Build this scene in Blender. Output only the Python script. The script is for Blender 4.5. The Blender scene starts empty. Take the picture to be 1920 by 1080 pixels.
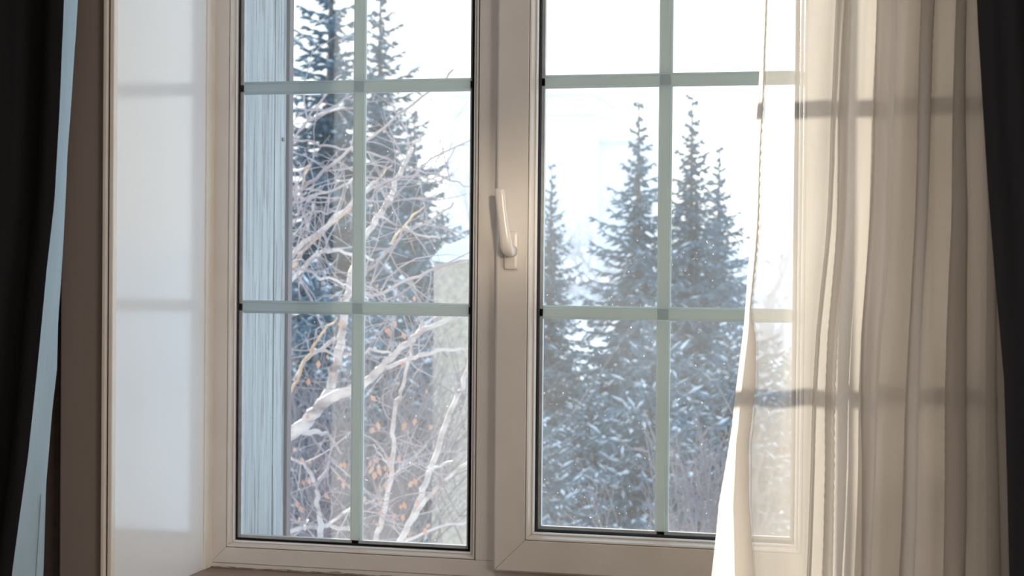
import bpy, bmesh, math, random
import numpy as np
from mathutils import Vector, Matrix, noise
C = bpy.context.scene
COL = C.collection
R = math.radians
random.seed(7)
rng = np.random.default_rng(7)

# ------------------------------------------------------------------ camera, sky, sun, added fill lights, exposure
EYE = 1.45                    # eye height above the room floor
DIST = 2.8                    # eye to the glass
FPX, YAW, PIT, ROL = 3063.24, 0.233875, -0.013446, 0.0091608
fv = Vector((-math.sin(YAW)*math.cos(PIT), math.cos(YAW)*math.cos(PIT), math.sin(PIT)))
r0 = Vector((math.cos(YAW), math.sin(YAW), 0)); u0 = r0.cross(fv)
rv = r0*math.cos(ROL) + u0*math.sin(ROL); uv = -r0*math.sin(ROL) + u0*math.cos(ROL)
CAMP = Vector((0, -DIST, EYE))
cam = bpy.data.cameras.new('camera'); co = bpy.data.objects.new('camera', cam); COL.objects.link(co)
M = Matrix((rv, uv, -fv)).transposed().to_4x4(); M.translation = CAMP
co.matrix_world = M
cam.sensor_width = 36; cam.lens = FPX*36/1920; cam.clip_start = .05; cam.clip_end = 600
cam.dof.use_dof = True; cam.dof.focus_distance = 2.95; cam.dof.aperture_fstop = 8.5; cam.dof.aperture_blades = 7
C.camera = co

C.view_settings.view_transform = 'Standard'; C.view_settings.look = 'None'
C.view_settings.gamma = 1; C.view_settings.use_curve_mapping = False
C.view_settings.exposure = 0.0

W = bpy.data.worlds.new('sky'); C.world = W; W.use_nodes = True
nt = W.node_tree; nt.nodes.clear()
out = nt.nodes.new('ShaderNodeOutputWorld'); bg = nt.nodes.new('ShaderNodeBackground')
tc = nt.nodes.new('ShaderNodeTexCoord'); sp = nt.nodes.new('ShaderNodeSeparateXYZ'); rp = nt.nodes.new('ShaderNodeValToRGB')
rp.color_ramp.elements[0].position = 0.0; rp.color_ramp.elements[0].color = (1.0, .985, .965, 1)
rp.color_ramp.elements[1].position = .75; rp.color_ramp.elements[1].color = (.60, .78, 1.0, 1)
nt.links.new(tc.outputs['Generated'], sp.inputs[0]); nt.links.new(sp.outputs['Z'], rp.inputs[0])
nt.links.new(rp.outputs[0], bg.inputs[0]); nt.links.new(bg.outputs[0], out.inputs[0])
bg.inputs[1].default_value = 2.0

sun = bpy.data.lights.new('sun', 'SUN'); so = bpy.data.objects.new('sun', sun); COL.objects.link(so)
sun.energy = 12; sun.color = (1.0, .88, .73); sun.angle = R(.7)
so.rotation_euler = Vector((.66, -1, -.206)).to_track_quat('-Z', 'Y').to_euler()

def area(name, loc, target, sx, sy, e, col):
    l = bpy.data.lights.new(name, 'AREA'); l.shape = 'RECTANGLE'; l.size = sx; l.size_y = sy; l.energy = e; l.color = col
    o = bpy.data.objects.new(name, l); COL.objects.link(o); o.location = loc
    o.rotation_euler = (Vector(target)-Vector(loc)).to_track_quat('-Z', 'Y').to_euler(); return o
area('side_fill_light', (1.95, -2.6, 1.6), (-.8, -.2, 1.5), 1.3, 1.5, 42, (1.0, .92, .86))  # added fill from the right, no window is built there
area('ceiling_fill_light', (-.2, -2.3, 2.52), (-.2, -2.2, 0), .5, .5, 14, (1.0, .90, .80))  # added overhead fill, no fixture is built
spt = bpy.data.lights.new('handle_glow_spot', 'SPOT'); spo = bpy.data.objects.new('handle_glow_spot', spt); COL.objects.link(spo)  # added spot imitating the warm sun glow around the handle
spo.location = (.35, -2.5, 1.85); spt.energy = 200; spt.color = (1, .83, .62); spt.spot_size = R(5.2); spt.spot_blend = 1; spt.shadow_soft_size = .11
spo.rotation_euler = (Vector((-.640, -.05, EYE+.085))-spo.location).to_track_quat('-Z', 'Y').to_euler()

C.cycles.transparent_max_bounces = 32
C.cycles.max_bounces = 8; C.cycles.diffuse_bounces = 4; C.cycles.transmission_bounces = 6
C.cycles.caustics_reflective = False; C.cycles.caustics_refractive = False
C.cycles.sample_clamp_indirect = 6

def at(px, py, Y):
    """point of the world plane y=Y that lies on a sight line; used to survey positions off the photograph"""
    d = fv*FPX + rv*(px-960) - uv*(py-540)
    t = (Y+DIST)/d.y
    return CAMP + d*t

# ------------------------------------------------------------------ materials
def mat(name):
    m = bpy.data.materials.new(name); m.use_nodes = True; n = m.node_tree; n.nodes.clear()
    o = n.nodes.new('ShaderNodeOutputMaterial'); return m, n, o
def tex(n, kind, scale, coord='Object', sc=(1, 1, 1), detail=3, **kw):
    t = n.nodes.new('ShaderNodeTexCoord'); mp = n.nodes.new('ShaderNodeMapping'); mp.inputs['Scale'].default_value = sc
    n.links.new(t.outputs[coord], mp.inputs[0])
    x = n.nodes.new(kind); n.links.new(mp.outputs[0], x.inputs[0])
    if 'Scale' in x.inputs: x.inputs['Scale'].default_value = scale
    if 'Detail' in x.inputs: x.inputs['Detail'].default_value = detail
    return x
def ramp(n, src, *stops):
    r = n.nodes.new('ShaderNodeValToRGB'); e = r.color_ramp.elements
    while len(e) < len(stops): e.new(.5)
    for k, (p, c) in enumerate(stops):
        e[k].position = p; e[k].color = (*c, 1) if len(c) == 3 else c
    n.links.new(src, r.inputs[0]); return r
def pbr(name, c1, c2=None, scale=8, sc=(1, 1, 1), rough=.5, bump=0, bscale=None, spec=.5, lo=.35, hi=.65, coat=0):
    m, n, o = mat(name); b = n.nodes.new('ShaderNodeBsdfPrincipled'); n.links.new(b.outputs[0], o.inputs[0])
    b.inputs['Roughness'].default_value = rough; b.inputs['Specular IOR Level'].default_value = spec
    b.inputs['Coat Weight'].default_value = coat; b.inputs['Coat Roughness'].default_value = .08
    x = tex(n, 'ShaderNodeTexNoise', scale, sc=sc, detail=5)
    r = ramp(n, x.outputs[0], (lo, c1), (hi, c2 or c1)); n.links.new(r.outputs[0], b.inputs['Base Color'])
    if bump:
        y = tex(n, 'ShaderNodeTexNoise', bscale or scale*4, sc=sc, detail=6)
        bp = n.nodes.new('ShaderNodeBump'); bp.inputs['Strength'].default_value = bump; bp.inputs['Distance'].default_value = .01
        n.links.new(y.outputs[0], bp.inputs['Height']); n.links.new(bp.outputs[0], b.inputs['Normal'])
    return m
PVC = pbr('white_pvc', (.74, .70, .655), (.78, .74, .70), 14, rough=.32, bump=.03, bscale=60)
PVCB = pbr('glazing_bar_pvc', (.80, .82, .79), (.84, .85, .82), 14, rough=.35)
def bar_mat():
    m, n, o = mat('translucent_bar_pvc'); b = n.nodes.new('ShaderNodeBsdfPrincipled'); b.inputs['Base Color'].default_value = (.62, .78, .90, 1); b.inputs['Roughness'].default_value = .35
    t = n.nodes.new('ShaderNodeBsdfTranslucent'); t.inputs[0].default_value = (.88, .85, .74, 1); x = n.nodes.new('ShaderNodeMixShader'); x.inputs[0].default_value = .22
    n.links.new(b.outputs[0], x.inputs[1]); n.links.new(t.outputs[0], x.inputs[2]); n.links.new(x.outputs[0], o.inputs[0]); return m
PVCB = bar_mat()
GASK = pbr('black_rubber', (.012, .014, .02), (.02, .022, .03), 30, rough=.5)
ALU = pbr('spacer_aluminium', (.55, .58, .62), (.66, .69, .72), 60, rough=.3)
REV = pbr('gloss_white_panel', (.90, .92, .94), (.93, .945, .96), 3, sc=(1, 1, .3), rough=.15, bump=.012, bscale=4, spec=.6)
CREAM = pbr('cream_trim', (.88, .82, .74), (.92, .87, .80), 20, rough=.35)
CASING = pbr('taupe_casing', (.27, .225, .20), (.31, .26, .23), 5, sc=(1, 1, .15), rough=.5, bump=.03)
WALL = pbr('dark_taupe_wallpaper', (.085, .062, .054), (.105, .078, .068), 60, rough=.8, bump=.1)
WALL2 = pbr('warm_plaster', (.42, .37, .33), (.45, .40, .36), 20, rough=.9, bump=.1)
SILL = pbr('brown_sill', (.16, .098, .07), (.22, .14, .10), 6, sc=(.3, 3, 3), rough=.3)
FLOOR = pbr('oak_floor', (.22, .13, .075), (.30, .19, .11), 6, sc=(.4, 4, 1), rough=.4)
CEIL = pbr('white_ceiling', (.7, .68, .65), None, 20, rough=.9)
CAULK = pbr('aged_caulk', (.12, .09, .07), (.45, .38, .31), 45, rough=.8)
SNOW = pbr('snow', (.62, .72, .82), (.72, .80, .88), 3, rough=.7, bump=.3, bscale=4)
NEEDLE = pbr('haze_tinted_needles', (.042, .110, .165), (.12, .205, .27), 2.2, rough=.8)  # distance haze is mixed into the needle colour
NEEDLE2 = pbr('haze_tinted_needles_far', (.20, .26, .31), (.36, .41, .46), 2.2, rough=.8)  # paler still, more haze in the colour
TRUNK = pbr('spruce_bark', (.10, .085, .08), (.18, .15, .14), 10, sc=(1, 1, .3), rough=.9, bump=.5)
TWIG = pbr('frosted_twig', (.30, .255, .28), (.48, .43, .45), 6, rough=.8)
TWIG2 = pbr('grey_thicket_twig', (.13, .115, .135), (.26, .225, .245), 3, rough=.85)
TAN = pbr('tan_bark', (.52, .34, .20), (.62, .46, .33), 9, rough=.7)
LEAF = pbr('dry_leaf', (.52, .28, .20), (.62, .44, .36), 12, rough=.7)
STUCCO = pbr('pebbled_stucco', (.26, .245, .215), (.48, .455, .40), 22, rough=.95, bump=.9, bscale=30, lo=.3, hi=.7)
FARWALL = pbr('hazy_far_block', (.80, .83, .87), (.86, .885, .91), .2, rough=.9)  # distance haze is painted into these pale block colours
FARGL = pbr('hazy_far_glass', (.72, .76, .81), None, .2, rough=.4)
FARTREE = pbr('haze_pale_far_tree', (.42, .44, .49), (.60, .60, .64), .3, rough=.9)  # pale tone paints in the distance haze
BEADGLINT = pbr('bead_glint_white', (.93, .93, .92), None, 10, rough=.14, spec=.9)  # whiter gloss stands in for the bead's highlight line
METALW = pbr('white_powder_coat', (.78, .74, .69), None, 10, rough=.22)

def birch_mat():
    m, n, o = mat('birch_bark'); b = n.nodes.new('ShaderNodeBsdfPrincipled'); n.links.new(b.outputs[0], o.inputs[0])
    b.inputs['Roughness'].default_value = .75
    x = tex(n, 'ShaderNodeTexNoise', 7, sc=(1, 1, 2.2), detail=5)
    r = ramp(n, x.outputs[0], (.30, (.20, .15, .15)), (.40, (.40, .35, .35)), (.55, (.60, .55, .55)), (.8, (.70, .67, .68)))
    n.links.new(r.outputs[0], b.inputs['Base Color']); return m
BIRCH = birch_mat()

def board_mat():
    m, n, o = mat('peeling_blue_paint'); b = n.nodes.new('ShaderNodeBsdfPrincipled'); n.links.new(b.outputs[0], o.inputs[0])
    b.inputs['Roughness'].default_value = .55
    a = tex(n, 'ShaderNodeTexNoise', 9, sc=(7, 7, .35), detail=8)
    g = tex(n, 'ShaderNodeTexNoise', 5, sc=(22, 22, .8), detail=8); g.inputs['Roughness'].default_value = .7
    base = ramp(n, a.outputs[0], (.3, (.29, .34, .385)), (.5, (.38, .435, .475)), (.7, (.47, .52, .55)))
    worn = ramp(n, g.outputs[0], (.525, (0, 0, 0)), (.57, (1, 1, 1)))
    mx = n.nodes.new('ShaderNodeMix'); mx.data_type = 'RGBA'
    ml = n.nodes.new('ShaderNodeMath'); ml.operation = 'MULTIPLY'; ml.inputs[1].default_value = .75
    n.links.new(worn.outputs[0], ml.inputs[0]); n.links.new(ml.outputs[0], mx.inputs[0])
    n.links.new(base.outputs[0], mx.inputs[6]); mx.inputs[7].default_value = (.15, .145, .15, 1)
    n.links.new(mx.outputs[2], b.inputs['Base Color'])
    bp = n.nodes.new('ShaderNodeBump'); bp.inputs['Strength'].default_value = .35; bp.inputs['Distance'].default_value = .003
    n.links.new(g.outputs[0], bp.inputs['Height']); n.links.new(bp.outputs[0], b.inputs['Normal'])
    return m
BOARD = board_mat()
BOARDEDGE = pbr('shaded_board_edge', (.16, .135, .15), (.22, .19, .20), 9, sc=(4, 4, .4), rough=.8)  # shade on the end face is put into this dark tone; nail shares it

def abscos(n):
    g = n.nodes.new('ShaderNodeNewGeometry'); d = n.nodes.new('ShaderNodeVectorMath'); d.operation = 'DOT_PRODUCT'
    n.links.new(g.outputs['Incoming'], d.inputs[0]); n.links.new(g.outputs['Normal'], d.inputs[1])
    a = n.nodes.new('ShaderNodeMath'); a.operation = 'ABSOLUTE'; n.links.new(d.outputs['Value'], a.inputs[0]); return a.outputs[0]
def mth(n, op, a, b=None):
    x = n.nodes.new('ShaderNodeMath'); x.operation = op
    for k, v in enumerate((a, b)):
        if v is None: continue
        if isinstance(v, (int, float)): x.inputs[k].default_value = v
        else: n.links.new(v, x.inputs[k])
    return x.outputs[0]
def glass_mat(name, dust_haze, speck, tint=(1, 1, 1)):
    m, n, o = mat(name)
    c = abscos(n); f = mth(n, 'ADD', mth(n, 'MULTIPLY', mth(n, 'POWER', mth(n, 'SUBTRACT', 1, c), 5), .95), .035)
    tr = n.nodes.new('ShaderNodeBsdfTransparent'); tr.inputs[0].default_value = (*tint, 1)
    gl = n.nodes.new('ShaderNodeBsdfGlossy'); gl.inputs['Roughness'].default_value = 0.0
    mx = n.nodes.new('ShaderNodeMixShader'); n.links.new(f, mx.inputs[0]); n.links.new(tr.outputs[0], mx.inputs[1]); n.links.new(gl.outputs[0], mx.inputs[2])
    last = mx.outputs[0]
    if dust_haze:
        big = tex(n, 'ShaderNodeTexNoise', 2.5, detail=6); fine = tex(n, 'ShaderNodeTexNoise', 190, detail=2)
        r1 = ramp(n, big.outputs[0], (.3, (dust_haze*.55,)*3), (.7, (dust_haze*1.4,)*3))  # broad dust veil, also stands in for outdoor haze
        r2 = ramp(n, fine.outputs[0], (.72, (0, 0, 0)), (.80, (speck,)*3))
        fac = mth(n, 'ADD', r1.outputs[0], r2.outputs[0])
        tl = n.nodes.new('ShaderNodeBsdfTranslucent'); tl.inputs[0].default_value = (.9, .92, .95, 1)
        df = n.nodes.new('ShaderNodeBsdfDiffuse'); df.inputs[0].default_value = (.8, .8, .8, 1)
        ms = n.nodes.new('ShaderNodeMixShader'); ms.inputs[0].default_value = .3
        n.links.new(tl.outputs[0], ms.inputs[1]); n.links.new(df.outputs[0], ms.inputs[2])
        m2 = n.nodes.new('ShaderNodeMixShader'); n.links.new(fac, m2.inputs[0]); n.links.new(last, m2.inputs[1]); n.links.new(ms.outputs[0], m2.inputs[2])
        last = m2.outputs[0]
    n.links.new(last, o.inputs[0]); return m
GLIN = glass_mat('clean_glass', 0, 0, (.985, .995, .99))
GLOUT = glass_mat('dusty_haze_glass', .046, .5, (.985, .995, .99))  # real dust specks plus a milky veil imitating outdoor haze

def sheer_mat(name, a=.50):
    m, n, o = mat(name)
    c = mth(n, 'MAXIMUM', abscos(n), .12)
    w = tex(n, 'ShaderNodeTexNoise', 30, sc=(1, 1, .12), detail=4)
    at_ = n.nodes.new('ShaderNodeAttribute'); at_.attribute_name = 'zone_opacity'
    al = mth(n, 'SUBTRACT', 1, mth(n, 'POWER', mth(n, 'SUBTRACT', 1, at_.outputs['Fac']), mth(n, 'DIVIDE', 1.0, c)))
    tr = n.nodes.new('ShaderNodeBsdfTransparent')
    df = n.nodes.new('ShaderNodeBsdfDiffuse'); tl = n.nodes.new('ShaderNodeBsdfTranslucent')
    r = ramp(n, w.outputs[0], (.3, (.70, .665, .63)), (.7, (.80, .77, .735)))
    n.links.new(r.outputs[0], df.inputs[0]); n.links.new(r.outputs[0], tl.inputs[0])
    ms = n.nodes.new('ShaderNodeMixShader'); th = n.nodes.new('ShaderNodeAttribute'); th.attribute_name = 'glow'; n.links.new(th.outputs['Fac'], ms.inputs[0])
    n.links.new(df.outputs[0], ms.inputs[1]); n.links.new(tl.outputs[0], ms.inputs[2])
    mx = n.nodes.new('ShaderNodeMixShader'); n.links.new(al, mx.inputs[0]); n.links.new(tr.outputs[0], mx.inputs[1]); n.links.new(ms.outputs[0], mx.inputs[2])
    n.links.new(mx.outputs[0], o.inputs[0]); return m
SHEER = sheer_mat('cream_voile')
DARK = pbr('blackout_fabric', (.010, .0105, .012), (.017, .017, .019), 5, sc=(6, 6, .2), rough=.85, bump=.2, bscale=300, spec=.2)
LINING = pbr('pale_blue_lining', (.38, .54, .66), (.46, .62, .73), 7, sc=(2, 2, .4), rough=.7, bump=.08, bscale=90)

# ------------------------------------------------------------------ object helpers
def link(name, me, m, parent=None, smooth=False):
    o = bpy.data.objects.new(name, me); COL.objects.link(o)
    if m is not None: me.materials.append(m)
    if smooth:
        for p in me.polygons: p.use_smooth = True
    if parent: o.parent = parent
    return o
def bmo(name, bm, m, parent=None, smooth=False):
    bmesh.ops.recalc_face_normals(bm, faces=bm.faces)
    me = bpy.data.meshes.new(name); bm.to_mesh(me); bm.free(); return link(name, me, m, parent, smooth)
def npo(name, V, F, m, parent=None, smooth=False):
    me = bpy.data.meshes.new(name); me.from_pydata([tuple(v) for v in V], [], F); me.update()
    return link(name, me, m, parent, smooth)
def box(bm, a, b, bev=0):
    x0, y0, z0 = a; x1, y1, z1 = b
    r = bmesh.ops.create_cube(bm, size=1)
    for v in r['verts']: v.co = Vector(((x0+x1)/2+v.co.x*(x1-x0), (y0+y1)/2+v.co.y*(y1-y0), (z0+z1)/2+v.co.z*(z1-z0)))
    if bev:
        es = list({e for v in r['verts'] for e in v.link_edges})
        bmesh.ops.bevel(bm, geom=es, offset=bev, segments=2, affect='EDGES', profile=.6)
def boxo(name, a, b, m, parent=None, bev=0):
    bm = bmesh.new(); box(bm, a, b, bev); return bmo(name, bm, m, parent)
def tag(o, label=None, cat=None, group=None, kind=None):
    if label: o['label'] = label
    if cat: o['category'] = cat
    if group: o['group'] = group
    if kind: o['kind'] = kind
    return o
def empty(name, loc=(0, 0, 0)):
    o = bpy.data.objects.new(name, None); COL.objects.link(o); o.location = loc; o.empty_display_size = .1; return o
def part(o, parent):        # parent a mesh given in world coordinates under an empty that is not at the origin
    o.parent = parent; o.matrix_parent_inverse = Matrix.Translation(-parent.location) if parent.parent is None else Matrix.Translation(-(parent.location)); return o
def struct(o, label, cat='setting'):
    o['kind'] = 'structure'; o['label'] = label; o['category'] = cat; return o

# ------------------------------------------------------------------ the room
ZS = EYE-.556                # sill level
XL, XR = -1.2262, .062      # reveal sides
YI, YO = -.385, .262          # inner and outer face of the window wall
ZT = EYE+.80                 # head of the opening
RX0, RX1, RY0, HT = -2.4, 2.1, -4.6, 2.6
bm = bmesh.new()
for a, b in (((RX0-.2, YI, -.2), (XL-.012, YO, HT+.2)), ((XR+.012, YI, -.2), (RX1+.2, YO, HT+.2)),
             ((XL-.012, YI, -.2), (XR+.012, YO, ZS-.03)), ((XL-.012, YI, ZT+.012), (XR+.012, YO, HT+.2))): box(bm, a, b)
struct(bmo('wall_front', bm, WALL), 'dark taupe wall around the window, seen between dark curtain and casing', 'wall')
struct(boxo('floor', (RX0, RY0, -.1), (RX1, YI, 0), FLOOR), 'brown wooden floor of the room', 'floor')
struct(boxo('ceiling', (RX0, RY0, HT), (RX1, YI, HT+.1), CEIL), 'white ceiling of the room', 'ceiling')
struct(boxo('wall_left', (RX0-.1, RY0, 0), (RX0, YI, HT), WALL2), 'plain warm plaster wall on the left of the room', 'wall')
struct(boxo('wall_right', (RX1, RY0, 0), (RX1+.1, YI, HT), WALL2), 'plain warm plaster wall on the right of the room', 'wall')
struct(boxo('wall_back', (RX0, RY0-.1, 0), (RX1, RY0, HT), WALL2), 'plain warm plaster wall behind the camera', 'wall')
# reveal panels
struct(boxo('trim_1', (XL-.011, -.398, ZS), (XL, -.0, ZT), REV), 'glossy white reveal panel beside the left light', 'reveal')
struct(boxo('trim_2', (XR, -.398, ZS), (XR+.011, -.0, ZT), REV), 'glossy white reveal panel behind the sheer curtain', 'reveal')
struct(boxo('trim_3', (XL, -.398, ZT), (XR, -.0, ZT+.011), REV), 'glossy white reveal panel above the window', 'reveal')
# cream strip in the corner between reveal and frame
struct(boxo('trim_4', (XL, -.052, ZS), (XL+.0035, -.019, ZT), CREAM, bev=.001), 'narrow cream strip between white reveal and window frame', 'trim')
# corner profile at the room-side edge of the reveal
t5 = empty('trim_5', (XL, -.405, ZS)); struct(t5, 'thin cream double-ridged corner strip at the edge of the reveal', 'trim')
for a, b in (((XL-.0045, -.4125, ZS-.02), (XL+.0025, -.398, ZT)), ((XL-.0145, -.4165, ZS-.02), (XL-.0075, -.402, ZT+.01))):
    part(boxo('ridge', a, b, CREAM, bev=.0018), t5)
part(boxo('groove', (XL-.009, -.410, ZS-.02), (XL-.003, -.399, ZT), WALL), t5)
# casing board
struct(boxo('trim_6', (XL-.093, -.405, ZS-.25), (XL-.0145, YI, ZT+.1), CASING, bev=.003), 'flat taupe casing board left of the reveal', 'casing')
struct(boxo('trim_7', (XR+.0145, -.405, ZS-.25), (XR+.093, YI, ZT+.1), CASING, bev=.003), 'flat taupe casing board hidden behind the curtains', 'casing')
# sill
sl = boxo('window_sill', (XL-.10, -.47, ZS-.03), (XR+.10, -.0, ZS), SILL, bev=.006)
tag(sl, 'brown window sill board along the bottom of the white frame', 'sill', kind='structure')

# ------------------------------------------------------------------ the window
win = empty('window_1', (-.64, 0, ZS)); struct(win, 'white plastic casement window with fixed left light and opening right sash', 'window')
def sub(o, p):  # child of window or of sash
    o.parent = p; o.matrix_parent_inverse = Matrix.Translation(-win.location); return o
def member(side, rect, prof, gap=.00035, mitre=(True, True)):
    """mitred frame member: prof is a closed list of (u, y), u measured outward from the opening rect"""
    x0, x1, z0, z1 = rect; bm = bmesh.new(); rings = []
    for e in (0, 1):
        ring = []
        for u, y in prof:
            m_ = u if mitre[e] else 0
            g = gap if e == 0 else -gap
            if side == 'L': p = (x0-u, y, (z0-m_ if e == 0 else z1+m_)+g)
            if side == 'R': p = (x1+u, y, (z0-m_ if e == 0 else z1+m_)+g)
            if side == 'B': p = ((x0-m_ if e == 0 else x1+m_)+g, y, z0-u)
            if side == 'T': p = ((x0-m_ if e == 0 else x1+m_)+g, y, z1+u)
            ring.append(bm.verts.new(p))
        rings.append(ring)
    n_ = len(prof)
    for k in range(n_): bm.faces.new((rings[0][k], rings[0][(k+1) % n_], rings[1][(k+1) % n_], rings[1][k]))
    bm.faces.new(rings[0]); bm.faces.new(rings[1][::-1]); return bm
GB = EYE-.5025; GT = EYE+.744                     # fixed light glass bottom / top
r1 = (-1.1795, -.7415, GB, GT)
YF = -.021                                        # room face of the fixed frame
frame_prof = [(.0160, .034), (.0160, -.012), (.0163, YF+.0015), (.0172, YF), (.0440, YF), (.0462, YF+.002), (.0465, .034)]
for s, nm in (('L', 'frame_stile'), ('B', 'frame_rail'), ('T', 'frame_rail')):
    rr = r1 if s == 'L' else (r1[0], -.1605, r1[2], r1[3])
    sub(bmo(nm, member(s, rr, frame_prof, mitre=(True, s == 'L')), PVC), win)
sub(boxo('frame_stile', (-.160, YF, GB-.0465), (-.0525, .034, GT+.0465), PVC, bev=.002), win)
sub(boxo('extension_profile', (-.0520, YF+.004, GB-.0465), (.0615, .07, GT+.0465), PVC, bev=.002), win)
bm = bmesh.new(); box(bm, (-.7250, YF, GB-.016), (-.640, .034, GT+.016), .0012)
sub(bmo('mullion', bm, PVC), win)
def light(rect, yg, parent, bead_w, bead_lo, bead_hi, bars):
    """glazing of one light: beads, gasket, spacer, two panes and the bars between them"""
    bead = [(.0063, bead_lo+.012), (.0063, bead_lo+.0075), (.0082, bead_lo+.0012), (.0086, bead_lo+.0002), (bead_w-.004, bead_hi+.0012), (bead_w-.0015, bead_hi), (bead_w-.0003, bead_hi+.001), (bead_w, bead_lo+.014)]
    gask = [(.0, yg), (.0, yg-.0025), (.0020, bead_lo+.0085), (.0058, bead_lo+.009), (.0062, yg)]
    spac = [(-.0045, yg+.0045), (-.0045, yg+.0155), (.010, yg+.0155), (.010, yg+.0045)]
    outr = [(.002, yg+.0205), (.002, yg+.027), (.016, yg+.030), (.016, yg+.0205)]
    for s in 'LRBT':
        sub(bmo('glazing_bead', member(s, rect, bead), PVC), parent)
        sub(bmo('bead_glint_strip', member(s, rect, [(.0044, bead_lo+.0078), (.0044, bead_lo+.0022), (.0050, bead_lo+.0004), (.0062, bead_lo-.0006), (.0076, bead_lo-.0004), (.0080, bead_lo+.0008), (.0062, bead_lo+.0078)]), BEADGLINT), parent)  # added strip, paints the bright line along the bead
        sub(bmo('gasket', member(s, rect, gask, 0), GASK), parent)
        sub(bmo('spacer_bar', member(s, rect, spac, 0), ALU), parent)
        sub(bmo('outer_rebate', member(s, rect, outr, 0), PVC), parent)
    x0, x1, z0, z1 = rect
    sub(boxo('pane', (x0-.012, yg, z0-.012), (x1+.012, yg+.004, z1+.012), GLIN), parent)
    sub(boxo('pane', (x0-.012, yg+.016, z0-.012), (x1+.012, yg+.020, z1+.012), GLOUT), parent)
    xm, zs = bars; w = .0117
    yb = yg+.0045
    def bar(p0, p1, horizontal, shift):
        prof = [(-w, .0056), (-w, .0036), (-w+.0035, .0009), (-w+.0042, .0024), (-w+.0052, .0024), (-w+.0060, 0), (w-.0045, 0), (w, .0040), (w, .0084), (w-.004, .011), (-w+.004, .011), (-w, .0084)]
        bm = bmesh.new(); rings = []
        for q in (p0, p1):
            rings.append([bm.verts.new((q, yb+y+shift, horizontal-u) if isinstance(horizontal, float) else (xm-u, yb+y+shift, q)) for u, y in prof])
        n_ = len(prof)
        for k in range(n_): bm.faces.new((rings[0][k], rings[0][(k+1) % n_], rings[1][(k+1) % n_], rings[1][k]))
        bm.faces.new(rings[0]); bm.faces.new(rings[1][::-1]); return bm
    for z in zs:
        sub(bmo('glazing_bar', bar(x0-.002, x1+.002, float(z), 0), PVCB), parent)
    zz = [z0-.002]+[z for z in zs]+[z1+.002]
    for a, b in zip(zz[:-1], zz[1:]):
        lo = a+(w+.0002 if a != zz[0] else 0); hi = b-(w+.0002 if b != zz[-1] else 0)
        sub(bmo('glazing_bar', bar(lo, hi, None, 0), PVCB), parent)
    for z in zs:
        b2 = bmesh.new(); box(b2, (xm-w*.8, yb-.0009, z-w*.8), (xm+w*.8, yb+.002, z+w*.8), .0006); sub(bmo('bar_joiner', b2, PVCB), parent)
    return
BZ = (EYE-.0790, EYE+.3212)
light(r1, -.004, win, .0155, -.009, -.0205, (-.9535, BZ))
# opening sash
sash = empty('sash', (0, 0, 0)); sub(sash, win)
def ssub(o): o.parent = sash; return o
r2 = (-.6125, -.1735, EYE-.4585, EYE+.700)
YS = -.045
sash_prof = [(.0170, .024), (.0170, -.030), (.0173, YS+.0012), (.0182, YS), (.0700, YS), (.0730, YS+.0022), (.0742, YS+.006), (.0742, YF-.0006), (.06, YF-.0006), (.06, .024)]
_sub = sub
def sub(o, p):
    if p is sash: return ssub(o)
    return _sub(o, p)
for s, nm in (('L', 'stile'), ('R', 'stile'), ('B', 'rail'), ('T', 'rail')): sub(bmo(nm, member(s, r2, sash_prof), PVC), sash)
light(r2, -.018, sash, .0167, -.031, -.0440, (-.3968, (EYE-.080, EYE+.3217)))
# handle : plate with rounded corners, hub, lever lofted from hub to tip
bm = bmesh.new(); box(bm, (-.6690, -.0565, EYE-.006), (-.6440, YS+.0002, EYE+.060), .0055)
sub(bmo('handle_plate', bm, METALW, smooth=False), sash)
def loft(rings_pts, cap=True):
    bm = bmesh.new(); rings = [[bm.verts.new(p) for p in r] for r in rings_pts]; n_ = len(rings[0])
    for a, b in zip(rings[:-1], rings[1:]):
        for k in range(n_): bm.faces.new((a[k], a[(k+1) % n_], b[(k+1) % n_], b[k]))
    if cap: bm.faces.new(rings[0][::-1]); bm.faces.new(rings[-1])
    return bm
def ring(c, a, b, ua, ub, n_=20, p=2.0):
    out_ = []
    for k in range(n_):
        t = 2*math.pi*k/n_; cs, sn = math.cos(t), math.sin(t)
        out_.append(Vector(c)+ua*(a*math.copysign(abs(cs)**(2/p), cs))+ub*(b*math.copysign(abs(sn)**(2/p), sn)))
    return out_
hx, hz = -.6545, EYE+.026
path = [  # centre, half width, half depth
    ((hx, -.056, hz), .0100, .0100, 0), ((hx, -.074, hz), .0095, .0095, 0), ((hx, -.084, hz+.0015), .0098, .0098, 25),
    ((hx-.0006, -.0905, hz+.0065), .0100, .0092, 55), ((hx-.0015, -.0930, hz+.0150), .0098, .0078, 80), ((hx-.0035, -.0938, hz+.028), .0090, .0066, 90),
    ((hx-.0075, -.0945, hz+.055), .0082, .0060, 90), ((hx-.0105, -.0950, hz+.080), .0082, .0058, 90), ((hx-.0120, -.0955, hz+.095), .0084, .0056, 90),
    ((hx-.0127, -.0957, hz+.1035), .0080, .0050, 90), ((hx-.0130, -.0958, hz+.1058), .0062, .0036, 90)]
rings = []
for c, a, b, ang in path:
    t = R(ang); ub = Vector((0, -math.sin(t), 0))+Vector((0, 0, -math.cos(t)))   # depth axis turns as the neck bends
    ub = Vector((0, math.sin(t), math.cos(t)))
    rings.append(ring(c, a, b, Vector((1, 0, 0)), ub, 24, 2.6))
h = bmo('handle', loft(rings), METALW, smooth=True); sub(h, sash)
bm = bmesh.new(); box(bm, (-.7245, YF-.0004, GB-.0165), (-.7240, YF+.004, GT+.016)); _sub(bmo('mullion_seam', bm, GASK), win)
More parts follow.
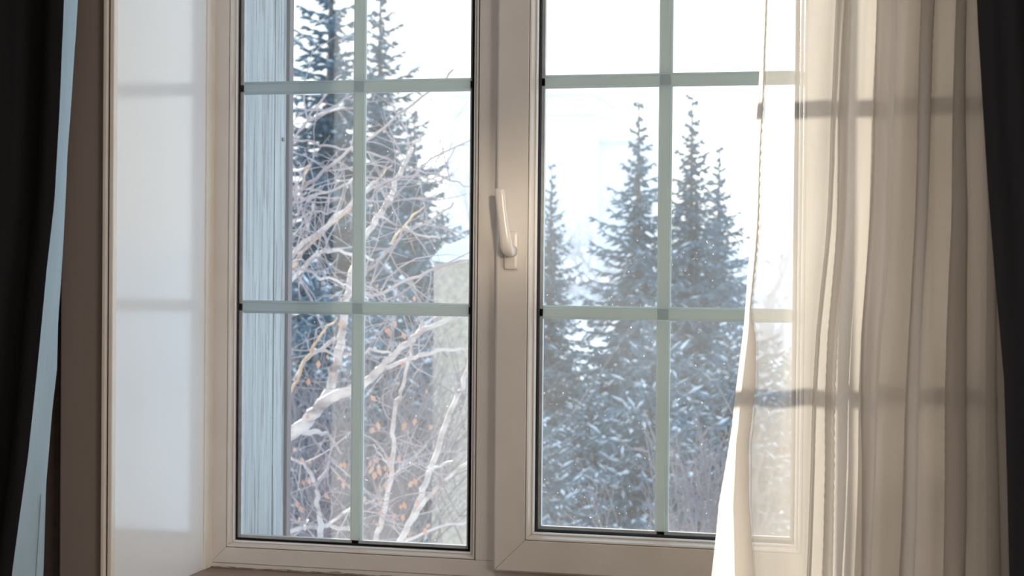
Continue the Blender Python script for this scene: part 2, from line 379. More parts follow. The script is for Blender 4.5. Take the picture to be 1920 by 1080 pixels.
# ragged old sealant under the frame
V = []; F = []; n_ = 140
for k in range(n_+1):
    x = XL+(XR-XL)*k/n_; a = .0016+.0035*max(0, noise.noise(Vector((x*30, 0, 0))))+.0012*random.random()
    V += [(x, YF+.002, ZS+.0005), (x, YF-.0022, ZS+a), (x, YF-.004-a*.5, ZS+.0004)]
for k in range(n_):
    for j in range(2): F.append((k*3+j, k*3+3+j, k*3+4+j, k*3+1+j))
_sub(npo('sealant', V, F, CAULK), win)
boxb = boxo('under_packer', (XL, YF+.002, ZS), (XR, .07, GB-.0463), PVC); _sub(boxb, win)
_sub(boxo('head_packer', (XL, YF+.002, GT+.0463), (XR, .07, ZT), PVC), win)
_sub(boxo('side_packer', (.0615, YF+.002, ZS), (.0620, .07, ZT), PVC), win)

# ------------------------------------------------------------------ curtains
def lerp_tab(t, tab):
    if t <= tab[0][0]: return tab[0][1]
    for (a, va), (b, vb) in zip(tab[:-1], tab[1:]):
        if t <= b: return va+(vb-va)*(t-a)/(b-a)
    (a, va), (b, vb) = tab[-2:]
    return vb+(vb-va)*(t-b)/(b-a)*.5
def sheet(name, fn, nu, nz, m, parent=None, z0=.02, z1=2.6):
    V = []; F = []
    for j in range(nz+1):
        z = z1+(z0-z1)*j/nz
        for i in range(nu+1):
            x, y = fn(i/nu, z-EYE); V.append((x, y, z))
    w = nu+1
    for j in range(nz):
        for i in range(nu): F.append((j*w+i, j*w+w+i, j*w+w+i+1, j*w+i+1))
    return npo(name, V, F, m, parent, True)
# tables are (-height relative to the eye, x)
SL = [(-1.15, -.175), (-.3745, -.1935), (-.2257, -.1960), (0, -.2090), (.08, -.2140), (.222, -.2270), (.33, -.245), (.4315, -.2530), (1.4, -.345)]
SD = [(-1.15, -.0850), (-.3745, -.0930), (-.15, -.0985), (0, -.1080), (.09, -.1150), (.22, -.1190), (.4315, -.1240), (1.4, -.15)]   # start of the gathered part
SR = [(-1.15, .105), (-.3745, .128), (0, .142), (.43, .165), (1.4, .20)]
SW = [(-1.15, .005), (-.3745, .0062), (-.15, .0090), (-.02, .0100), (.06, .0085), (.10, .0200), (.16, .0270), (.26, .0265), (.34, .0300), (.4315, .0330), (1.4, .06)]  # width of the folded leading hem
# fold creases: start at the top of the view, start at its foot (fractions of the gathered width), sway, depth, seed
FO = ((0, 0, .95, 1.3, .1), (.165, .225, 1.15, 1.5, .37), (.46, .345, .75, 1.8, .61), (.67, .60, 1.2, 1.3, .83), (.84, .775, .9, 1.0, .27))
def fold_at(u, zr):
    m_ = max(0, min(1, (.37-zr)/.80)); E_ = [f[0]+(f[1]-f[0])*m_ for f in FO]+[1]
    k = 0
    while k < 4 and u > E_[k+1]: k += 1
    a = E_[k]; w = E_[k+1]-a; t = (u-a)/w; sx, sy, ph = FO[k][2:]
    drift = .35*noise.noise(Vector((ph*20, zr*1.4, k)))
    ov = w*(.30+.12*sx)*(1+drift*.8)                 # how far the pleat doubles back
    x = a+w*t+ov*math.sin(2*math.pi*t)+.22*w*noise.noise(Vector((t*2.2+ph*9, zr*1.1, k)))*math.sin(math.pi*t)
    y = -.020*sy*(1+drift)*(1-math.cos(2*math.pi*t))/2+.006*noise.noise(Vector((t*3+ph*5, zr*1.6, k)))*math.sin(math.pi*t)
    return x, y
def sheer_fn(u, zr):
    t = -zr; xl = lerp_tab(t, SL); xd = lerp_tab(t, SD); xr = lerp_tab(t, SR); w = lerp_tab(t, SW)
    flap = max(0, min(1, (t-.24)/.2))*.026
    wob = .0035*noise.noise(Vector((zr*7, 1.3, 0)))
    if u < .05:                                       # leading edge to first turn
        k = u/.05; x = xl+(w+flap)*k; y = -.512+.010*k
    elif u < .10:                                     # doubled back under itself
        k = (u-.05)/.05; x = xl+flap+w-w*k; y = -.502+.006*k+.004*math.sin(k*3.14)
    elif u < .13:                                     # and forward again
        k = (u-.10)/.03; x = xl+flap+(w+.002)*k; y = -.496+.004*math.sin(k*3.14)-.002*k
    elif u < .32:                                     # flat see-through span
        k = (u-.13)/.19; xs = xl+flap+w+.002
        x = xs+(xd+.004-xs)*k; y = -.498-.010*math.sin(k*math.pi*1.6)+.010*noise.noise(Vector((k*2.2, zr*1.1, 5)))
    elif u > .87:                                     # and forward again, a second added layer to dim the pleats
        k = (u-.87)/.13; xe = xd+.165*(xr-xd)+.004; xq = xr+.010*zr-.012
        x = xe+(xq-xe)*k+.012*math.sin(k*23+zr*.8); y = -.462+.006*math.cos(k*17)-.003*k
    elif u > .74:                                     # unseen cloth run back behind the pleats, added to dim the sun there
        k = (u-.74)/.13; xe = xd+.165*(xr-xd)+.004
        x = xr+(xe-xr)*k+.010*math.sin(k*19+zr*.6)*(1-k); y = -.474+.006*math.cos(k*15)-.020*(1-k)*max(0, 1-k*8)
    else:
        k = (u-.32)/.42; fx, fy = fold_at(k, zr)
        x = xd+(xr-xd)*fx; y = -.496+fy*1.15
    x += wob*(1 if u < .4 else .6)+.0022*noise.noise(Vector((u*9, zr*4.5, 2)))
    y += .0025*noise.noise(Vector((u*9, zr*3.5, 9)))
    # fine crinkle where the cloth is pinched
    x += .0007*math.sin(zr*420+u*60)*max(0, noise.noise(Vector((u*12, zr*2.4, 30))))*2
    return x, y
sh = sheet('sheer_curtain', sheer_fn, 640, 420, SHEER)
wv = sh.data.attributes.new('zone_opacity', 'FLOAT', 'POINT')
def zone_opacity(u):   # cloth opacity by zone: double hem, open span, packed pleats; also paints light and dark
    return .84 if u < .09 else (.84-(u-.09)/.04*.42 if u < .13 else (.42 if u < .30 else (min(.66, .42+(u-.30)*6) if u < .74 else .80)))
wv.data.foreach_set('value', [zone_opacity(i/640) for _ in range(421) for i in range(641)])
gl_ = sh.data.attributes.new('glow', 'FLOAT', 'POINT')   # share of light passed on, imitates a sunlit hem and shaded back layers
gl_.data.foreach_set('value', [(.62 if u < .09 else (.48 if u < .33 else (.38 if u < .74 else .17))) for _ in range(421) for u in [i/640 for i in range(641)]])
tag(sh, 'translucent cream voile curtain gathered at the right of the window', 'curtain')

LR = [(-1.15, -1.165), (-.3926, -1.2061), (-.2731, -1.2141), (-.1692, -1.2223), (-.033, -1.2276), (.0876, -1.2358), (.16, -1.2371), (.2165, -1.2439), (.3298, -1.2538), (.4754, -1.2583), (1.4, -1.31)]
LD = [(-1.15, -1.17), (-.3836, -1.1978), (-.2276, -1.2038), (-.0869, -1.2116), (.0072, -1.2231), (.1173, -1.2337), (.2042, -1.2428), (.2912, -1.2527), (.3707, -1.2645), (.4664, -1.278), (1.4, -1.35)]
def left_fn(u, zr):
    t = -zr; xe = lerp_tab(t, LD); x = -2.15+(xe+2.15)*u
    y = -.600-.030*math.cos((1-u)*2*math.pi*6.5)*(1 if u < .96 else 1)+.008*noise.noise(Vector((u*7, zr*1.2, 3)))
    k = max(0, min(1, (u-.94)/.06)); y = y*(1-k)+(-.628+.008*k)*k
    return x, y
lc = sheet('dark_curtain', left_fn, 200, 40, DARK)
tag(lc, 'near-black blackout curtain at the left edge with pale blue lining showing', 'curtain')
def lining_fn(u, zr):
    t = -zr; a = lerp_tab(t, LD)-.012; b = lerp_tab(t, LR)+.0012*noise.noise(Vector((zr*9, 0, 1)))
    # a soft roll: leaves the dark cloth facing the room, turns to face the window
    e = u*math.pi/2
    x = a+.012+(b-a-.012)*(1-max(0, math.cos(e))**1.4)+.0008*noise.noise(Vector((u*5, zr*5, 8)))*u
    y = -.6200+.055*max(0, math.sin(e))**1.2+.002*math.sin(u*9+zr*2.5)*u
    return x, y
ln = sheet('lining', lining_fn, 24, 120, LINING, lc); tag(ln, 'pale blue lining turned out along the edge')
def hem_fn(u, zr):
    x, y = lining_fn(.72+.30*u, zr); return x+.0012, y-.0035
hm = sheet('hem', hem_fn, 6, 80, LINING, lc, .02, 1.10)
RD = [(-1.15, .065), (-.3498, .089), (-.2463, .0963), (-.1083, .106), (.0227, .1176), (.1329, .1289), (.2708, .1346), (.395, .1388), (1.4, .16)]
def right_fn(u, zr):
    t = -zr; xs = lerp_tab(t, RD)
    x = xs+(1.0-xs)*u; y = -.600-.028*math.cos(u*2*math.pi*7+.6)+.008*noise.noise(Vector((u*7, zr*1.2, 13)))
    return x, y
rc = sheet('dark_curtain', right_fn, 200, 40, DARK)
tag(rc, 'near-black blackout curtain hanging straight at the right edge beside the voile', 'curtain')

# ------------------------------------------------------------------ outside: board on the outer wall
xb = at(457, 500, .070).x
brd = empty('weathered_board', (xb-.02, .16, .75)); tag(brd, 'peeling pale blue board lining the outer reveal just outside the left light', 'board')
yb1 = .070+.012; ye = (1690-457)/(1690-541)*2.87-DIST
part(boxo('plank', (xb-.075, .0705, ZS-.029), (xb, ye-.060, ZT+.011), BOARD, bev=.0012), brd)
part(boxo('edge_strip', (xb-.075, ye-.0585, ZS-.029), (xb+.0012, ye, ZT+.011), BOARD, bev=.0012), brd)
part(boxo('end_stop', (xb-.075, ye+.0005, ZS-.029), (xb+.0075, ye+.022, ZT+.011), BOARDEDGE, bev=.001), brd)
b2 = bmesh.new(); q = at(533, 262, ye-.02); box(b2, (xb+.0008, q.y-.004, q.z-.003), (xb+.004, q.y+.006, q.z+.004), .0008)
part(bmo('nail', b2, BOARDEDGE), brd)

# ------------------------------------------------------------------ outside: ground
GZ = EYE-4.5
V = []; F = []; nx, ny = 90, 90
def gz(x, y): return GZ+.5*noise.noise(Vector((x*.05, y*.05, 0)))+.12*noise.noise(Vector((x*.4, y*.4, 3)))+max(0, (y-70))*.045
for j in range(ny+1):
    y = 1.0+(j/ny)**1.8*230
    for i in range(nx+1):
        x = -150+300*i/nx; V.append((x, y, gz(x, y)))
for j in range(ny):
    for i in range(nx): F.append((j*(nx+1)+i, j*(nx+1)+i+1, (j+1)*(nx+1)+i+1, (j+1)*(nx+1)+i))
g = npo('snow_ground', V, F, SNOW, smooth=True); tag(g, 'snow covered ground between the spruces', 'ground', kind='structure')

# ------------------------------------------------------------------ spruces
OCT = [(0, 1, 2), (0, 2, 3), (0, 3, 4), (0, 4, 1), (5, 2, 1), (5, 3, 2), (5, 4, 3), (5, 1, 4)]
class Soup:
    def __init__(s): s.v = []; s.f = []
    def spindle(s, a, b, r, thick=.5):
        a = np.asarray(a, float); b = np.asarray(b, float); d = b-a; L = np.linalg.norm(d)+1e-9; d = d/L
        w = np.cross(d, (0, 0, 1.0)); w = w/(np.linalg.norm(w)+1e-9); u = np.cross(w, d)
        m = a+(b-a)*.42; k = len(s.v)
        s.v += [a, m+w*r, m+u*r*thick, m-w*r, m-u*r*thick, b]
        s.f += [(k+i, k+j, k+l) for i, j, l in OCT]
    def blob(s, c, rx, ry, rz, seg=6):
        k = len(s.v); c = np.asarray(c, float); s.v.append(c+(0, 0, rz))
        for t in range(seg):
            a = 2*math.pi*t/seg; q = 1+.25*math.sin(a*2+rx*50); s.v.append(c+(rx*q*math.cos(a), ry*q*math.sin(a), rz*.25))
        for t in range(seg):
            a = 2*math.pi*t/seg; s.v.append(c+(rx*.85*math.cos(a), ry*.85*math.sin(a), -rz*.3))
        for t in range(seg):
            u = (t+1) % seg
            s.f += [(k, k+1+t, k+1+u), (k+1+t, k+1+seg+t, k+1+seg+u), (k+1+t, k+1+seg+u, k+1+u)]
        s.f.append(tuple(k+1+seg+t for t in range(seg))[::-1])
    def tube(s, pts, rad, seg=5):
        k0 = len(s.v); n_ = len(pts); P = [np.asarray(p, float) for p in pts]
        for i in range(n_):
            d = P[min(i+1, n_-1)]-P[max(i-1, 0)]; d = d/(np.linalg.norm(d)+1e-9)
            ref = np.array((0, 1.0, .2)) if abs(d[2]) > .7 else np.array((0, 0, 1.0))
            w = np.cross(d, ref); w /= np.linalg.norm(w)+1e-9; u = np.cross(w, d)
            for t in range(seg):
                a = 2*math.pi*t/seg; s.v.append(P[i]+w*(rad[i]*math.cos(a))+u*(rad[i]*math.sin(a)))
        for i in range(n_-1):
            for t in range(seg):
                q = k0+i*seg; u2 = (t+1) % seg; s.f.append((q+t, q+u2, q+seg+u2, q+seg+t))
        s.f.append(tuple(k0+t for t in range(seg))[::-1]); s.f.append(tuple(k0+(n_-1)*seg+t for t in range(seg)))
    def mesh(s, name, m, smooth=False):
        me = bpy.data.meshes.new(name); me.from_pydata([tuple(v) for v in s.v], [], s.f); me.materials.append(m)
        if smooth:
            for p in me.polygons: p.use_smooth = True
        return me
def spruce_meshes(h, rb, seed, nb=260, snow=.25, needle=NEEDLE, power=.85, spire=.30, zlo=.08):
    r = random.Random(seed); fol = Soup(); sn = Soup(); tr = Soup()
    tr.tube([(0, 0, -.3), (0, 0, h*.5), (0.02, 0, h*.98)], [h*.016, h*.010, .010], 7)
    a = r.random()*6
    for q in range(nb):
        f = (1-(q+r.random())/nb)**.72*(1-zlo); f = 1-zlo-f      # height fraction, branches crowd toward the foot
        z = h*(1-zlo)*(1-((q+r.random())/nb)**.62)+h*zlo
        f = 1-z/h; a += 2.4+r.uniform(-.4, .4)
        rad = rb*f**power*min(1, .45+f/spire*.55)
        L = max(.10, rad*r.uniform(.55, 1.18)); up = .55*(1-f)**3-.10*f+r.uniform(-.10, .10)
        ns = max(3, int(L/.17)); pts = []
        for i in range(ns+1):
            t = i/ns; pts.append(np.array((math.cos(a)*L*t, math.sin(a)*L*t, z+L*(up*t-.34*t*t*(1.25-t)*min(1, f*2.2)+.14*t**3))))
        for i in range(ns):
            t = (i+.5)/ns; fol.spindle(pts[i], pts[i+1]+(pts[i+1]-pts[i])*.5, .020+.045*(1-t)*min(1, f*2+.3), .7)
            ll = (.07+.22*L*(1-t)+.09*r.random())*min(1, .45+f*2)
            for sd in (-1, 1):
                for _q in range(2):
                    aa = a+sd*r.uniform(.4, 1.2); b = pts[i]+(pts[i+1]-pts[i])*r.random()
                    e = b+np.array((math.cos(aa)*ll, math.sin(aa)*ll, -ll*r.uniform(-.1, .75)))
                    fol.spindle(b, e, r.uniform(.020, .048), .6)
                    if r.random() < snow*.35:
                        c = b+(e-b)*.6; sn.spindle(b+(e-b)*.25+(0, 0, .025), b+(e-b)*.95+(0, 0, .02), r.uniform(.018, .04), .6)
            if r.random() < snow*.8:
                w = r.uniform(.03, .075)*(1.2-.5*t); sn.spindle(pts[i]+(0, 0, .03), pts[i+1]+(pts[i+1]-pts[i])*.6*r.random()+(0, 0, .03), w, .55)
    z = h*.9
    while z > h*zlo:                                              # short inner growth hides the trunk
        f = 1-z/h; b = r.random()*6.28; l = rb*f*.35
        fol.spindle((0, 0, z), (math.cos(b)*l, math.sin(b)*l, z-l*.35), .07*min(1, f*3), .8); z -= .03+.03*f
    fol.spindle((0, 0, h*.955), (0, 0, h*1.01), .018)
    return tr.mesh('trunk', TRUNK, True), fol.mesh('foliage', needle), sn.mesh('snow', SNOW) if sn.f else None
protos = {}
def spruce(px, py, dist, label, proto, rz=None, group='snowy spruces beyond the window', sxy=1.0):
    kw = protos[proto]
    if 'm' not in kw: kw['m'] = spruce_meshes(**kw['a'])
    Y = dist-DIST; p = at(px, py, Y); base = gz(p.x, p.y); hgt = p.z-base
    e = empty('spruce_tree', (p.x, p.y, base)); s = hgt/kw['a']['h']; e.scale = (s*sxy, s*sxy, s)
    e.rotation_euler = (0, 0, rz if rz is not None else random.random()*6)
    tag(e, label, 'tree', group)
    for nm, me in zip(('trunk', 'foliage', 'snow'), kw['m']):
        if me is None: continue
        o = bpy.data.objects.new(nm, me); COL.objects.link(o); o.parent = e
        if nm != 'trunk': o['kind'] = 'stuff'
    return e
protos['tall'] = dict(a=dict(h=9.5, rb=2.5, seed=3, nb=300, snow=.10, power=.95, spire=.1))
protos['slim'] = dict(a=dict(h=8.0, rb=3.0, seed=11, nb=230, snow=.06, power=1.05, spire=.35))
protos['slim2'] = dict(a=dict(h=8.0, rb=2.9, seed=12, nb=250, snow=.06, power=1.0, spire=.35))
protos['low'] = dict(a=dict(h=5.0, rb=2.2, seed=21, nb=270, snow=.45, power=.7, spire=.2))
protos['low2'] = dict(a=dict(h=5.0, rb=2.2, seed=25, nb=270, snow=.5, power=.7, spire=.2))
spruce(620, -120, 24, 'tall dark spruce filling the upper left panes, left of the glazing bar', 'tall', 1.0, sxy=1.4)
spruce(716, -60, 26, 'tall spruce just right of the left light\'s vertical bar', 'tall', 3.1, sxy=1.05)
spruce(775, 195, 22, 'dense spruce behind the birch branches at the right of the left light', 'slim2', .4, sxy=1.0)
spruce(1035, 292, 28, 'small thin spruce at the left edge of the right sash', 'slim', 2.0, sxy=.75)
spruce(1200, 172, 25, 'pointed spruce just left of the right sash\'s vertical bar', 'slim', 4.0, sxy=.98)
spruce(1298, 165, 26, 'tallest pointed spruce just right of the right sash\'s vertical bar', 'slim2', 5.0, sxy=.95)
spruce(1348, 262, 31, 'slender spruce right behind the tallest one in the right sash', 'slim', .9, sxy=.9)
spruce(1110, 705, 19, 'low snow-laden spruce at the lower left of the right sash', 'low', 1.2)
spruce(1225, 560, 17, 'low snow-laden spruce behind the right sash\'s vertical bar', 'low2', 2.2, sxy=.8)
spruce(1370, 590, 18, 'low snow-laden spruce beside the edge of the voile', 'low', 4.4)
spruce(1012, 770, 16, 'low snow-laden spruce in the bottom left corner of the right sash', 'low2', 3.3)
spruce(1480, 660, 19, 'low snow-laden spruce seen through the voile', 'low2', 5.4)
spruce(600, 470, 17, 'low dark spruce behind the birch, left of the glazing bar', 'low', 5.1)
spruce(745, 500, 16, 'low dark spruce behind the birch, right of the glazing bar', 'low', .1)
spruce(640, 660, 15, 'lowest dark spruce at the bottom of the left light', 'low2', 2.7)

# ------------------------------------------------------------------ far block and far trees paled for haze
fb = empty('far_building', (0, 130, 0)); 
def fbx(name, ax, ay, bx_, by_, Y, depth, m):
    a = at(ax, ay, Y); b = at(bx_, by_, Y); return part(boxo(name, (min(a.x, b.x), Y, min(a.z, b.z)), (max(a.x, b.x), Y+depth, max(a.z, b.z)), m), fb)
a = at(905, 500, 130); fb.location = (a.x, 130, gz(a.x, 130)); tag(fb, 'pale hazy apartment block with stepped roofline left in the right sash', 'building')
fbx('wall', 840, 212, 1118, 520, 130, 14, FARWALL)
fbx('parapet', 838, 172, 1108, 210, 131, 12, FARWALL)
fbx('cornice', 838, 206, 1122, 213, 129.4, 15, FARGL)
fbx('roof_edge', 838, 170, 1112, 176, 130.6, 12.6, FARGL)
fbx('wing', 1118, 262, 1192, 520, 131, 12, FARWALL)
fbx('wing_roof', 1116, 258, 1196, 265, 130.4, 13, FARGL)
def bare_tree_mesh(h, seed, m, r0=.09, levels=4, spread=.55):
    r = random.Random(seed); s = Soup()
    def grow(p, d, L, rad, lv):
        n_ = 4; pts = [p]; dd = np.array(d, float)
        for i in range(n_):
            dd = dd+np.array([r.gauss(0, .10), r.gauss(0, .10), r.gauss(.03, .06)]); dd /= np.linalg.norm(dd); pts.append(pts[-1]+dd*L/n_)
        s.tube(pts, [rad*(1-.12*i) for i in range(n_+1)], 5 if lv < 2 else 3)
        if lv >= levels: return
        for k in range(r.randint(3, 5)):
            i = r.randint(1, n_); a = r.random()*6.28; e = np.array([math.cos(a), math.sin(a), 0])*spread*r.uniform(.6, 1.3)
            nd = dd+e; nd /= np.linalg.norm(nd); grow(pts[i], nd, L*r.uniform(.5, .72), rad*(1-.12*i)*.66, lv+1)
    grow(np.array([0, 0, -.2]), (0, 0, 1), h*.45, r0, 0); return s.mesh('branches', m)
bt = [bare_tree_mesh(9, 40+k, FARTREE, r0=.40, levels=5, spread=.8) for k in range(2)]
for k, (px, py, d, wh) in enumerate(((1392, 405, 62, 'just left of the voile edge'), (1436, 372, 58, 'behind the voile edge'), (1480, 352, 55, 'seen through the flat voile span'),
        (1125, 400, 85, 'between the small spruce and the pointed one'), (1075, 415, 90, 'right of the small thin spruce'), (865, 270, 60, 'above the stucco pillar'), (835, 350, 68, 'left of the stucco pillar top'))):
    p = at(px, py, d); b = gz(p.x, p.y); e = empty('far_bare_tree', (p.x, p.y, b)); s = (p.z-b)/8.5; e.scale = (s*1.1,)*3; e.rotation_euler = (0, 0, k*1.3)
    tag(e, 'bare tree with haze in its pale colour ' + wh, 'tree', 'far hazy trees')
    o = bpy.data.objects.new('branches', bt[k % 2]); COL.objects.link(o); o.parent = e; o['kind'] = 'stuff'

# ------------------------------------------------------------------ stuccoed pillar beyond the birch
Yp = 8.5; a = at(813, 492, Yp); b = at(955, 500, Yp)
pl = empty('stucco_pillar', ((a.x+b.x)/2, Yp+.35, gz(a.x, Yp))); tag(pl, 'beige pebbled stucco pillar behind the birch at the left light\'s right edge', 'pillar')
part(boxo('shaft', (a.x, Yp, gz(a.x, Yp)-.3), (b.x, Yp+.7, a.z), STUCCO, bev=.01), pl)
bm = bmesh.new(); bmesh.ops.create_grid(bm, x_segments=10, y_segments=10, size=.5)
for v in bm.verts:
    q = max(abs(v.co.x), abs(v.co.y))*2; v.co = Vector(((a.x+b.x)/2+v.co.x*(b.x-a.x+.05), Yp+.35+v.co.y*.76, a.z+.01+.17*(1-q**3)+.03*noise.noise(v.co*6)))
part(bmo('snow_cap', bm, SNOW, smooth=True), pl)

# ------------------------------------------------------------------ birch in front of the left light
def smoothpath(pts, n_=4):
    out_ = []; P = [np.asarray(p, float) for p in pts]
    for i in range(len(P)-1):
        a = P[max(i-1, 0)]; b = P[i]; c = P[i+1]; d = P[min(i+2, len(P)-1)]
        for k in range(n_):
            t = k/n_; out_.append(.5*((2*b)+(c-a)*t+(2*a-5*b+4*c-d)*t*t+(3*b-a-3*c+d)*t**3))
    out_.append(P[-1]); return out_
def limb(pts, Y, w0, w1, m, root, name='branch', twigs=None, Y1=None):
    Y1 = Y if Y1 is None else Y1; n_ = len(pts); W_ = []
    for i, (x, y) in enumerate(pts): W_.append(at(x, y, Y+(Y1-Y)*i/(n_-1)))
    sc = (Y+DIST)/FPX; P = smoothpath(W_); s = Soup()
    for p in P[1:-1]: p += rng.normal(0, .004, 3)
    rad = [(w0+(w1-w0)*i/(len(P)-1))*sc/2*(1+.12*rng.normal()*(.5)) for i in range(len(P))]
    s.tube(P, rad, 8); me = s.mesh(name, m, True); o = bpy.data.objects.new(name, me); COL.objects.link(o); part(o, root)
    if twigs is not None: twigs.append((P, rad))
    return P
tb = at(470, 900, 3.6)
birch = empty('birch_tree', (tb.x-.95, 3.6, gz(tb.x, 3.6))); tag(birch, 'white-barked birch spreading branches across the left light', 'tree')
TW = []
trunk_top = at(455, 845, 3.6)
s = Soup(); s.tube(smoothpath([(tb.x-.95, 3.6, birch.location.z-.2), (tb.x-.90, 3.62, EYE-2.2), (tb.x-.93, 3.6, trunk_top.z-.3), (tb.x-1.0, 3.6, EYE+.8), (tb.x-1.1, 3.7, EYE+2.6)]), [.13, .125, .12, .115, .11, .105, .1, .1, .095, .09, .085, .08, .075, .07, .06, .05, .04], 10)
o = bpy.data.objects.new('trunk', s.mesh('trunk', BIRCH, True)); COL.objects.link(o); part(o, birch)
B = [  # pixel path surveyed off the photograph, depth, widths in pixels
 ([(10, 960), (250, 900), (440, 850), (500, 828), (545, 815), (573, 792), (597, 763), (619, 747), (658, 731), (683, 720), (709, 696), (744, 661), (784, 627), (835, 602), (890, 588)], 3.6, 34, 6, BIRCH),
 ([(597, 770), (615, 739), (624, 712), (634, 668), (642, 621), (646, 592), (652, 545), (668, 480), (686, 440), (709, 409), (729, 370), (756, 312), (773, 277), (795, 250)], 3.6, 20, 7, BIRCH),
 ([(709, 698), (764, 674), (785, 668), (835, 655), (890, 655)], 3.6, 9, 5, BIRCH),
 ([(774, 641), (784, 621), (813, 596), (840, 590)], 3.6, 6, 4, BIRCH),
 ([(470, 860), (520, 770), (546, 733), (566, 692), (581, 661), (599, 631), (632, 596)], 3.5, 6, 4, TAN),
 ([(552, 712), (575, 676), (628, 635)], 3.4, 8, 8, BIRCH),
 ([(590, 655), (628, 666), (658, 663), (695, 659), (731, 661)], 3.7, 5, 5, BIRCH),
 ([(545, 806), (582, 808), (612, 815), (640, 850)], 3.5, 16, 2, BIRCH),
 ([(700, 1030), (712, 985), (733, 900), (738, 850), (738, 800), (744, 753), (760, 712), (772, 651), (792, 600)], 3.9, 11, 4, BIRCH),
 ([(745, 1030), (765, 985), (790, 930), (805, 880), (835, 800), (852, 753), (870, 712), (892, 640)], 3.8, 13, 8, BIRCH),
 ([(775, 975), (800, 935), (830, 905), (890, 855)], 3.8, 8, 6, BIRCH),
 ([(755, 1020), (790, 1000), (840, 985), (890, 975)], 3.8, 6, 4, BIRCH),
 ([(738, 890), (720, 860), (700, 835)], 4.0, 5, 2, BIRCH),
 ([(740, 895), (765, 865), (800, 835)], 4.0, 6, 3, TWIG),
 ([(800, 885), (835, 868), (860, 862)], 3.8, 4, 3, BIRCH),
 ([(600, 1030), (600, 985), (595, 930), (590, 900), (567, 870), (545, 858)], 3.3, 12, 5, BIRCH),
 ([(597, 905), (612, 880), (618, 862)], 3.3, 8, 4, TWIG),
 ([(500, 1000), (545, 994), (600, 986), (658, 992)], 3.3, 8, 8, BIRCH),
 ([(610, 988), (635, 970), (662, 955)], 3.3, 6, 5, BIRCH),
 ([(572, 992), (578, 975)], 3.3, 6, 4, BIRCH),
 ([(686, 945), (715, 935), (735, 925)], 3.5, 4, 2, TWIG),
 ([(470, 300), (548, 265), (600, 270), (655, 281), (690, 285), (740, 305), (800, 325), (860, 342), (892, 362)], 3.2, 5, 3, TWIG),
 ([(480, 430), (548, 368), (589, 335), (657, 281), (686, 261), (734, 226), (812, 170), (850, 130)], 3.2, 8, 4, TWIG),
 ([(540, 385), (589, 366), (637, 352), (657, 341), (668, 330)], 3.2, 6, 4, BIRCH),
 ([(540, 325), (579, 310)], 3.0, 6, 4, BIRCH),
 ([(579, 312), (567, 347), (556, 360)], 3.0, 4, 4, TAN),
 ([(548, 270), (575, 224), (608, 183), (640, 140)], 3.4, 4, 3, TWIG),
 ([(560, 245), (592, 216), (659, 180)], 3.4, 5, 4, TWIG),
 ([(592, 218), (620, 208), (665, 202)], 3.4, 6, 4, BIRCH),
 ([(660, 380), (686, 356), (712, 330), (736, 306)], 3.4, 5, 3, TAN),
 ([(660, 375), (686, 362), (735, 335), (793, 331), (830, 345)], 3.4, 5, 3, TWIG),
 ([(720, 395), (742, 370), (791, 314), (818, 292), (885, 262)], 3.4, 6, 3, TWIG),
 ([(480, 550), (548, 479), (598, 434), (659, 382), (700, 340)], 3.3, 12, 6, BIRCH),
 ([(500, 560), (554, 494), (583, 456), (659, 391)], 3.5, 8, 4, TAN),
 ([(510, 570), (548, 526), (575, 496), (604, 471), (618, 469), (659, 475), (700, 488)], 3.3, 10, 5, BIRCH),
 ([(548, 424), (573, 378), (598, 370), (640, 372)], 3.5, 5, 3, TWIG),
 ([(575, 442), (587, 382)], 3.3, 6, 5, BIRCH),
 ([(545, 413), (591, 397), (633, 397), (660, 402)], 3.6, 4, 3, TWIG),
 ([(530, 495), (548, 502), (618, 522), (659, 541), (690, 560)], 3.0, 6, 4, BIRCH),
 ([(640, 565), (686, 514), (719, 479), (764, 436), (805, 413), (850, 380)], 3.2, 8, 4, TWIG),
 ([(735, 455), (754, 428), (797, 386)], 3.3, 5, 3, TAN),
 ([(700, 400), (715, 407), (760, 428), (781, 440), (825, 446)], 3.1, 5, 4, BIRCH),
 ([(660, 553), (686, 551), (711, 549), (785, 516), (830, 500), (892, 482)], 3.0, 6, 4, TWIG),
 ([(686, 535), (710, 549), (730, 560), (760, 545)], 3.0, 4, 3, TWIG),
 ([(680, 372), (715, 378), (760, 375), (820, 372)], 3.6, 4, 3, TWIG),
]
for k, (pts, Y, w0, w1, m) in enumerate(B):
    limb(pts, Y, w0*1.05, w1*1.05, m, birch, twigs=TW, Y1=Y+(.3 if k % 2 else -.25))
